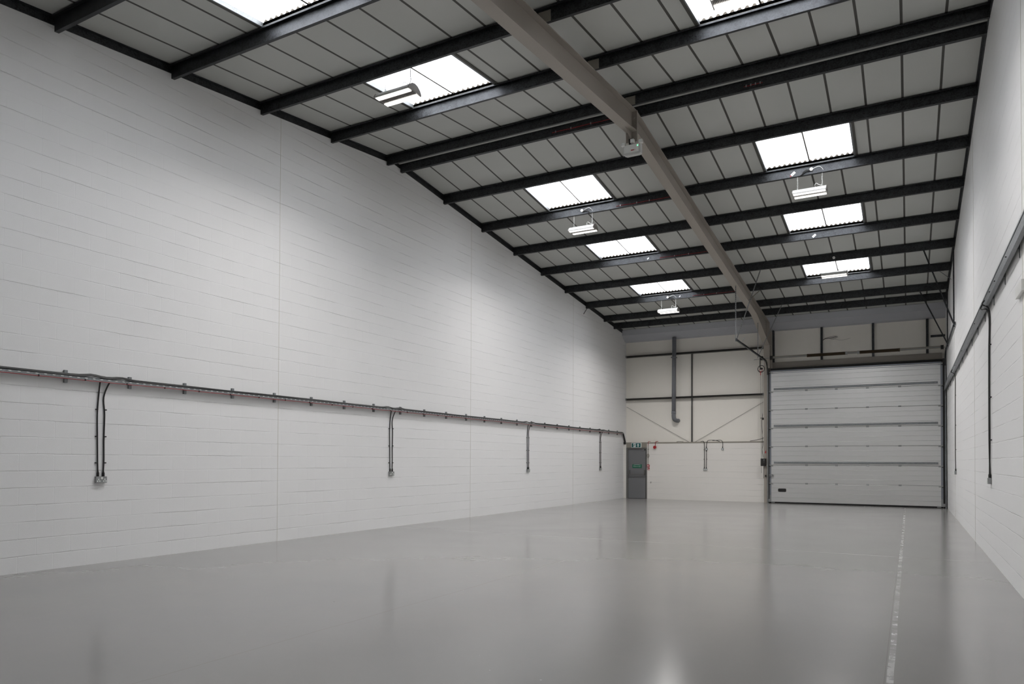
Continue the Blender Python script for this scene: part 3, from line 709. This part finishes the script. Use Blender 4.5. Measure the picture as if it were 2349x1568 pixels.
# far wall sockets (blockwork)
def fsocket(x, z, wd, lb, double):
    t_ = thing('small_socket', lb, 'socket', (x, YB - .02, z - .04), 'sockets on the far blockwork')
    part('box', MB().box(x - wd / 2, x + wd / 2, YB - .045, YB, z - .040, z + .040), 'zinc', t_, bevel=.004)
    for o_ in ((-.036, .036) if double else (0,)): part('outlet', MB().box(x + o_ - .016, x + o_ + .016, YB - .048, YB - .045, z - .018, z + .016), 'sign_white', t_, label='white outlet opening')
    if double: part('switch', MB().box(x - .01, x + .01, YB - .05, YB - .045, z + .012, z + .032), 'white_plastic', t_)
fsocket(3.338, 1.203, .145, 'double grey socket on the far blockwork under two black cables', True)
fsocket(3.382, 1.990, .085, 'small grey switch box high on the far blockwork, in line with a cable', False)
fsocket(3.998, 1.990, .085, 'small grey socket box on the far blockwork at the end of the looping cable', False)
def fcable(pts, lb, glands, clips):
    p0 = pts[-1]; t_ = thing('far_wall_cable', lb, 'cable', p0, 'black cables on the far blockwork')
    part('cable', MB().tube(smooth(pts, 5), .010, 8), 'black_cable', t_)
    for x, za, zb_ in glands: part('gland', MB().tube([(x, YB - .02, za), (x, YB - .02, (za * .6 + zb_ * .4)), (x, YB - .02, zb_)], [.010, .017, .017], 8), 'black', t_)
    for x, z in clips: part('clip', MB().box(x - .026, x + .012, YB - .025, YB, z - .008, z + .008), 'black', t_)
F_ = YB - .02
fcable([(3.12, YB + .15, 2.29), (3.20, YB + .02, 2.30), (3.27, F_, 2.295), (3.298, F_, 2.22), (3.305, F_, 2.0), (3.305, F_, 1.6), (3.302, F_, 1.25)], 'left black cable from the ledge down to the far double socket', [(3.302, 1.31, 1.243)], [(3.30, 1.965), (3.30, 1.60)])
fcable([(3.86, YB + .1, 2.29), (3.70, YB + .02, 2.33), (3.50, YB, 2.335), (3.42, F_, 2.30), (3.392, F_, 2.20), (3.382, F_, 2.04)], 'black cable arching over the ledge into the small switch box', [(3.382, 2.10, 2.03)], [])
fcable([(3.382, F_, 1.95), (3.384, F_, 1.8), (3.384, F_, 1.5), (3.378, F_, 1.25)], 'black cable from the small switch box down to the double socket', [(3.382, 1.89, 1.95), (3.378, 1.31, 1.243)], [(3.40, 1.60)])
fcable([(3.60, YB + .06, 2.32), (3.78, YB + .0, 2.33), (3.90, YB, 2.335), (3.98, F_, 2.30), (4.005, F_, 2.20), (4.0, F_, 2.03)], 'black cable looping right over the ledge to the small socket box', [(4.0, 2.10, 2.03)], [])
single('ledge_cable', MB().tube(smooth([(5.0, YB + .1, 2.295), (5.2, YB + .02, 2.32), (5.42, YB, 2.37), (5.54, 27.90, 2.40)]), .010, 6), 'black_cable', 'black cable lying on the ledge by the foot of the column wall', 'cable')
single('ledge_cable', MB().tube(smooth([(2.18, YB + .1, 2.29), (2.30, YB + .04, 2.305), (2.45, YB + .1, 2.29)]), .008, 6), 'black_cable', 'short dark cable hump on the ledge left of the slim post', 'cable')

# ------------------------------------------------------------------ sectional door
sd = bpy.data.objects.new('door_2', None); COL.objects.link(sd); sd.location = (8.48, 28.12, 0); sd['kind'] = 'structure'; sd['label'] = 'large silver sectional overhead door, closed'
DX0, DX1, DY = 5.832, 11.181, 27.70
ZJ = [.05, .732, 1.393, 2.069, 2.743, 3.411, 4.081, 4.81]
for a, b in zip(ZJ, ZJ[1:]):
    pr = [(DY + .04, a + .004), (DY + .04, b - .004), (DY + .004, b - .004), (DY, b - .010)]
    n = 4
    for k_ in range(n - 1, 0, -1):
        zc = a + (b - a) * k_ / n; pr += [(DY, zc + .009), (DY + .009, zc + .003), (DY + .009, zc - .003), (DY, zc - .009)]
    pr += [(DY, a + .010), (DY + .004, a + .004)]
    sec = part('door_section', MB().prism(pr, DX0, DX1, 0), 'door_skin', sd)
    for xa, xb in ((DX0 - .060, DX0), (DX1, DX1 + .060)):
        part('end_cap', MB().box(xa, xb, DY - .006, DY + .04, a + .002, b - .002), 'endcap', sd, parent=sec)
part('backing', MB().box(DX0 - .055, DX1 + .055, DY + .045, DY + .055, 0.02, 4.86), 'black', sd)
part('bottom_seal', MB().box(DX0 - .05, DX1 + .05, DY, DY + .04, .006, .05), 'rubber', sd)
part('top_seal', MB().box(DX0 - .02, DX1 + .06, DY - .01, DY + .05, 4.854, 4.933), 'rubber', sd)
part('top_rail', MB().box(DX0, DX1, DY - .012, DY, 4.750, 4.765).box(DX0 - .03, DX1 + .03, DY - .02, DY + .03, 4.812, 4.85), 'endcap', sd)
for z in (4.165, 2.823, 1.485):
    part('stiffening_bar', MB().prism([(DY - .055, z - .028), (DY - .055, z + .018), (DY - .045, z + .033), (DY, z + .033), (DY, z - .033), (DY - .045, z - .033)], 5.931, 11.102, 0), 'galvanised', sd)
for z in ZJ[1:-1]:
    for x in (7.039, 8.021, 9.006, 9.987):
        part('hinge', MB().box(x - .045, x + .045, DY - .008, DY, z - .026, z - .006).box(x - .045, x + .045, DY - .008, DY, z + .006, z + .026).tube([(x - .04, DY - .012, z), (x + .04, DY - .012, z)], .008, 8), 'zinc', sd)
for z in ZJ[1:-1] + [4.79]:
    for s, xe in ((-1, DX0), (1, DX1)):
        h_ = part('side_hinge', MB().box(min(xe - s * .07, xe + s * .055), max(xe - s * .07, xe + s * .055), DY - .016, DY - .002, z - .045, z - .015).box(min(xe, xe + s * .058), max(xe, xe + s * .058), DY - .05, DY - .006, z - .03, z + .02), 'zinc', sd)
        part('roller', MB().tube([(xe + s * .02, DY - .035, z - .04), (xe + s * .09, DY - .035, z - .04)], .014, 10), 'black', sd, parent=h_)
part('hand_pocket', MB().prism([(6.100 + .03 * math.cos(a_) - (.0), .510 + .03 * math.sin(a_)) for a_ in [PI / 2, PI * .75, PI]] + [(6.070, .451)] + [(6.100 + .03 * math.cos(a_), .451 + .03 * math.sin(a_)) for a_ in [PI * 1.25, PI * 1.5]] + [(6.317 + .03 * math.cos(a_), .451 + .03 * math.sin(a_)) for a_ in [PI * 1.5, PI * 1.75, PI * 2]] + [(6.317 + .03 * math.cos(a_), .510 + .03 * math.sin(a_)) for a_ in [0, PI / 4, PI / 2]], DY - .012, DY + .0, 1), 'black', sd, label='black hand pocket')
part('latch', MB().box(5.765, 5.905, DY - .06, DY - .02, 1.02, 1.045).box(5.765, 5.905, DY - .06, DY - .02, .975, .99).box(5.885, 5.905, DY - .06, DY - .02, .98, 1.04), 'zinc', sd)
for s, x in ((-1, DX0), (1, DX1)):
    part('bottom_bracket', MB().box(min(x, x + s * .11), max(x, x + s * .11), DY - .07, DY - .006, .05, .15).box(min(x - s * .12, x), max(x - s * .12, x), DY - .03, DY - .002, .02, .065).box(min(x, x + s * .06), max(x, x + s * .06), DY - .012, DY - .006, .13, .30), 'zinc', sd)
# lintel
single('lintel_beam', MB().box(5.785, 11.25, 28.26, 28.372, 5.01, 5.215).box(5.785, 11.25, 28.245, 28.26, 5.205, 5.222), 'rafter_paint', 'beige steel lintel beam directly above the big silver door', 'beam')
# tracks
def track(xc, s, lb, yend=22.18):
    xi = DX0 - .062 if s < 0 else DX1 + .062
    t_ = thing('door_track', lb, 'door track', (xc, 27.6, 0), 'door tracks either side of the big door')
    x0, x1 = sorted((xc - s * .016, xc + s * .014)); ZR = 5.175
    mb = MB().box(x0, x1, 27.665, 27.675, 0, 4.70).box(x0, x1, 27.605, 27.612, 0, 4.70)
    xw = xc + s * .010
    mb.box(min(xw, xw + s * .006), max(xw, xw + s * .006), 27.612, 27.665, 0, 4.70)
    part('upright', mb, 'galvanised', t_)
    part('jamb_seal', MB().box(min(xc - s * .018, xi), max(xc - s * .018, xi), 27.69, 27.75, 0, 4.95), 'black', t_)
    sm = smooth([(xc, 27.64, 4.70), (xc, 27.62, 4.83), (xc, 27.55, 4.98), (xc, 27.42, 5.10), (xc, 27.22, 5.165), (xc, 26.95, ZR)], 4); mb = MB()
    for a, b in zip(sm, sm[1:]): mb.bar(a, b, .040, .055)
    part('curve', mb, 'galvanised_dark', t_)
    mb = MB().box(x0, x1, yend, 26.95, ZR - .030, ZR - .025).box(x0, x1, yend, 26.95, ZR + .025, ZR + .030).box(min(xw, xw + s * .006), max(xw, xw + s * .006), yend, 26.95, ZR - .030, ZR + .030)
    part('horizontal_rail', mb, 'galvanised_dark', t_)
    part('end_stop', MB().box(x0 - .012, min(x1 + .012, W - .006), yend - .012, yend, ZR - .04, ZR + .04), 'galvanised_dark', t_)
    return t_
trl = track(5.725, -1, 'dark door track left of the big door, rising and running back under the rafter')
trr = track(11.318, 1, 'dark door track along the right wall beside the big door')
single('track_rod', MB().bar((5.90, 22.45, 5.26), (5.78, 22.85, 5.22), .02, .012), 'zinc', 'short bright steel spacer sticking out beside the left track end', 'bracket')
def perf(name, lb, a, b, wd=.030, matn='zinc'):
    """slotted angle: two legs, dark slots"""
    t_ = thing(name, lb, 'hanger', tuple(b), 'slotted steel hangers of the door tracks')
    a, b = Vector(a), Vector(b); d = (b - a).normalized(); q = Vector((0, 1, 0)); u = d.cross(q).normalized()
    hw = Vector((0, wd / 2, 0)) if abs(d.z) > .95 or abs(d.x) > abs(d.y) else Vector((wd / 2, 0, 0))
    part('angle', MB().bar(a, b, wd, .004).bar(a + hw, b + hw, .004, wd), matn, t_)
    n = int((b - a).length / .06); mb = MB()
    for k_ in range(1, n):
        c_ = a + d * .06 * k_; mb.bar(c_ - d * .012, c_ + d * .012, .009, .0062).bar(c_ + hw - d * .012, c_ + hw + d * .012, .0062, .009)
    part('slots', mb, 'black', t_)
perf('track_hanger', 'vertical slotted hanger from the rafter to the left track end', (5.70, 22.20, 6.82), (5.70, 22.20, 5.13))
perf('track_hanger', 'vertical slotted hanger from the haunch to the left track, nearer the door', (5.68, 25.95, 6.37), (5.68, 25.95, 5.10), .024)
perf('track_hanger', 'slanting slotted brace from a purlin down to the left track end', (6.40, 22.28, 7.225), (5.72, 22.22, 5.20))
perf('track_hanger', 'slanting slotted brace from a purlin down to the left track, nearer the door', (6.48, 25.86, 6.855), (5.70, 25.95, 5.20), .026)
perf('track_hanger', 'tall slotted hanger against the right wall at the end of the right track', (11.315, 22.29, 7.215), (11.315, 22.33, 5.10), .036, 'galvanised_dark')
perf('track_hanger', 'slotted hanger against the right wall between track end and big door', (11.315, 25.87, 6.855), (11.315, 25.95, 5.10), .034, 'galvanised_dark')
perf('track_hanger', 'long dark diagonal brace from a purlin to the right track end', (10.622, 22.29, 7.25), (11.31, 22.34, 5.20), .036, 'galvanised_dark')
perf('track_hanger', 'dark diagonal brace from a purlin to the right track, nearer the door', (10.583, 25.86, 6.858), (11.31, 25.95, 5.20), .036, 'galvanised_dark')
perf('rafter_brace', 'short beige knee brace between the rafter and a purlin near the door', (6.072, 24.12, 7.046), (5.69, 24.15, 6.75), .030, 'beige')
# purlin end strut at walls
single('wall_strut', MB().bar((.05, PUR[11] - .03, pb(PUR[11]) - .0), (.015, PUR[11] - .25, pb(PUR[11]) - .23), .03, .01), 'galvanised', 'tiny pale strut under the purlin end on the left wall', 'bracket')
single('wall_strut', MB().bar((11.05, PUR[11] - .03, pb(PUR[11])), (11.34, PUR[11] - .03, pb(PUR[11]) - .27), .03, .01), 'galvanised', 'short pale strut from a purlin to the right wall', 'bracket')
# torsion shaft
SY, SZ = 27.45, 5.293
ts = thing('torsion_spring_shaft', 'steel shaft with two dark coiled springs above the big silver door', 'spring shaft', (8.5, SY, SZ))
part('shaft', MB().tube([(5.52, SY, SZ), (11.30, SY, SZ)], .0125, 10), 'zinc', ts)
for x0, x1 in ((7.135, 8.328), (8.782, 9.964)):
    sp = MB(); n = int((x1 - x0) / .011); pts = []
    tot = n * 10
    core = MB().tube([(x0, SY, SZ), (x1, SY, SZ)], .046, 16)
    for i in range(tot + 1):
        a = 2 * PI * i / 10; sag = -.012 * math.sin(PI * (i / tot)); pts.append((x0 + (x1 - x0) * i / tot, SY + .052 * math.cos(a), SZ + .052 * math.sin(a)))
    c_ = part('spring', core, 'spring', ts)
    part('coil', MB().tube(pts, .0055, 4), 'spring', ts, parent=c_)
for x in (7.115, 8.358, 8.752, 9.984):
    part('winding_cone', MB().tube([(x - .02, SY, SZ), (x + .02, SY, SZ)], .058, 14), 'spring' if x in (7.115, 9.984) else 'zinc', ts)
for x in (8.387, 8.723): part('anchor_plate', MB().box(x - .004, x + .004, SY - .06, SY + .10, SZ - .065, SZ + .065), 'zinc', ts)
for x in (5.884, 11.226):
    part('cable_drum', MB().tube([(x - .04, SY, SZ), (x - .03, SY, SZ), (x + .03, SY, SZ), (x + .04, SY, SZ)], [.085, .07, .07, .085], 18), 'black', ts)
part('backing_rail', MB().box(5.86, 11.235, SY + .10, SY + .13, SZ - .015, SZ + .065), 'beige', ts)
# small uprights over the door
for x, lb in ((7.49, 'dark upright rail above the big door, leftmost of the three'), (9.165, 'dark upright rail above the big door, middle of the three'), (10.82, 'dark upright rail above the big door, nearest the right wall')):
    single('cladding_rail', MB().box(x - .038, x + .038, 28.30, 28.372, 5.225, 6.42), 'galvanised_dark', lb, 'rail', 'upright rails above the big door')
single('cladding_rail', MB().box(5.80, 5.86, 28.22, 28.37, 5.225, 6.42), 'galvanised_dark', 'black upright rail tight beside the beige column above the big door', 'rail')
single('short_rail', MB().box(10.92, 11.34, 28.30, 28.372, 5.775, 5.845), 'galvanised_dark', 'short dark horizontal rail in the upper right corner of the far wall', 'rail')
wr = thing('loose_wire', 'bundle of loose dark wires sticking out from an upright above the door', 'wire', (7.55, 28.28, 5.98))
part('bundle', MB().tube(smooth([(7.53, 28.30, 5.93), (7.62, 28.24, 5.97), (7.80, 28.2, 5.97), (7.92, 28.18, 5.99), (8.0, 28.18, 6.0)]), [.016] * 25 if False else .011, 6), 'black_cable', wr)
part('wire', MB().tube(smooth([(7.60, 28.25, 5.99), (7.8, 28.2, 6.02), (7.95, 28.18, 6.03), (8.03, 28.2, 6.0), (7.9, 28.2, 5.93), (7.8, 28.2, 5.94)]), .005, 5), 'black_cable', wr)
part('wire', MB().tube(smooth([(7.85, 28.2, 5.96), (8.1, 28.2, 5.88), (8.3, 28.2, 5.89), (8.45, 28.2, 5.93)]), .003, 5), 'black_cable', wr)
# hand chain hoist on the column side
hc = thing('chain_hoist', 'black gear unit with ring and hanging chains left of the big door top', 'hoist', (5.55, SY, 5.0))
part('gear_box', MB().box(5.485, 5.597, SY - .08, SY + .08, 5.235, 5.365), 'black', hc, bevel=.01)
part('arm', MB().bar((5.27, SY, 5.255), (5.50, SY, 5.275), .03, .012), 'galvanised', hc)
part('chain_wheel', MB().ring((5.53, SY - .02, 4.91), .125, .012, (.25, 1, 0), 28, 6), 'black', hc)
part('coupling', MB().box(5.50, 5.59, SY - .09, SY - .03, 4.88, 4.94).box(5.49, 5.515, SY - .09, SY - .05, 4.94, 5.235), 'black', hc)
part('red_pull', MB().ring((5.525, SY - .05, 4.85), .05, .010, (.2, 1, 0), 16, 6).box(5.51, 5.53, SY - .08, SY - .06, 4.67, 4.81), 'red', hc, label='red pull handle')
part('chain', MB().tube([(5.52, SY - .07, 4.68), (5.53, SY - .07, 3.2), (5.55, SY - .07, 1.1)], .005, 6), 'rail_dark', hc)
part('chain', MB().tube(smooth([(5.57, SY - .07, 4.81), (5.60, SY - .07, 4.65), (5.59, SY - .08, 3.0), (5.57, SY - .07, 1.9), (5.58, SY - .07, 1.65)]), .005, 6), 'rail_dark', hc)
single('door_rope', MB().tube(smooth([(5.53, 27.72, 3.3), (5.50, 27.70, 2.9), (5.545, 27.70, 2.2), (5.52, 27.70, 1.95), (5.56, 27.72, 1.66)]), .007, 6), 'black_cable', 'thin dark lead hanging down the column edge to the black control box', 'cable')
single('chain_keeper', MB().box(5.44, 5.565, 27.762, 27.776, 3.115, 3.135).box(5.50, 5.565, 27.762, 27.776, 3.06, 3.14), 'black', 'small black chain keeper sticking out left of the column at mid height', 'bracket')
cb = thing('control_box', 'black door control box with three buttons low on the beige column', 'control box', (5.56, 27.72, 1.35))
part('case', MB().box(5.465, 5.640, 27.66, 27.758, 1.355, 1.632), 'black', cb, bevel=.012)
for z, mt in ((1.578, 'sign_white'), (1.530, 'zinc'), (1.482, 'lamp_grey')): part('button', MB().tube([(5.585, 27.66, z), (5.585, 27.652, z)], .011, 10), mt, cb)
single('red_tag', MB().prism([(5.60, 1.83), (5.645, 1.83), (5.64, 1.92), (5.625, 1.92)], 27.74, 27.757, 1), 'red', 'small red tag on the beige column above the control box', 'tag')
single('column_switch', MB().box(5.61, 5.65, 27.72, 27.757, .95, 1.03), 'black', 'tiny black bolt holder low on the beige column', 'bracket')
single('column_conduit', MB().tube([(5.555, 27.75, 1.35), (5.555, 27.75, .90)], .008, 6), 'rail_dark', 'short dark conduit under the black control box', 'conduit')
single('column_pipe', MB().tube([(5.525, 28.04, 0), (5.525, 28.04, 2.25)], .018, 8), 'white_metal', 'slim pale pipe upright between the blockwork and the beige column', 'pipe')
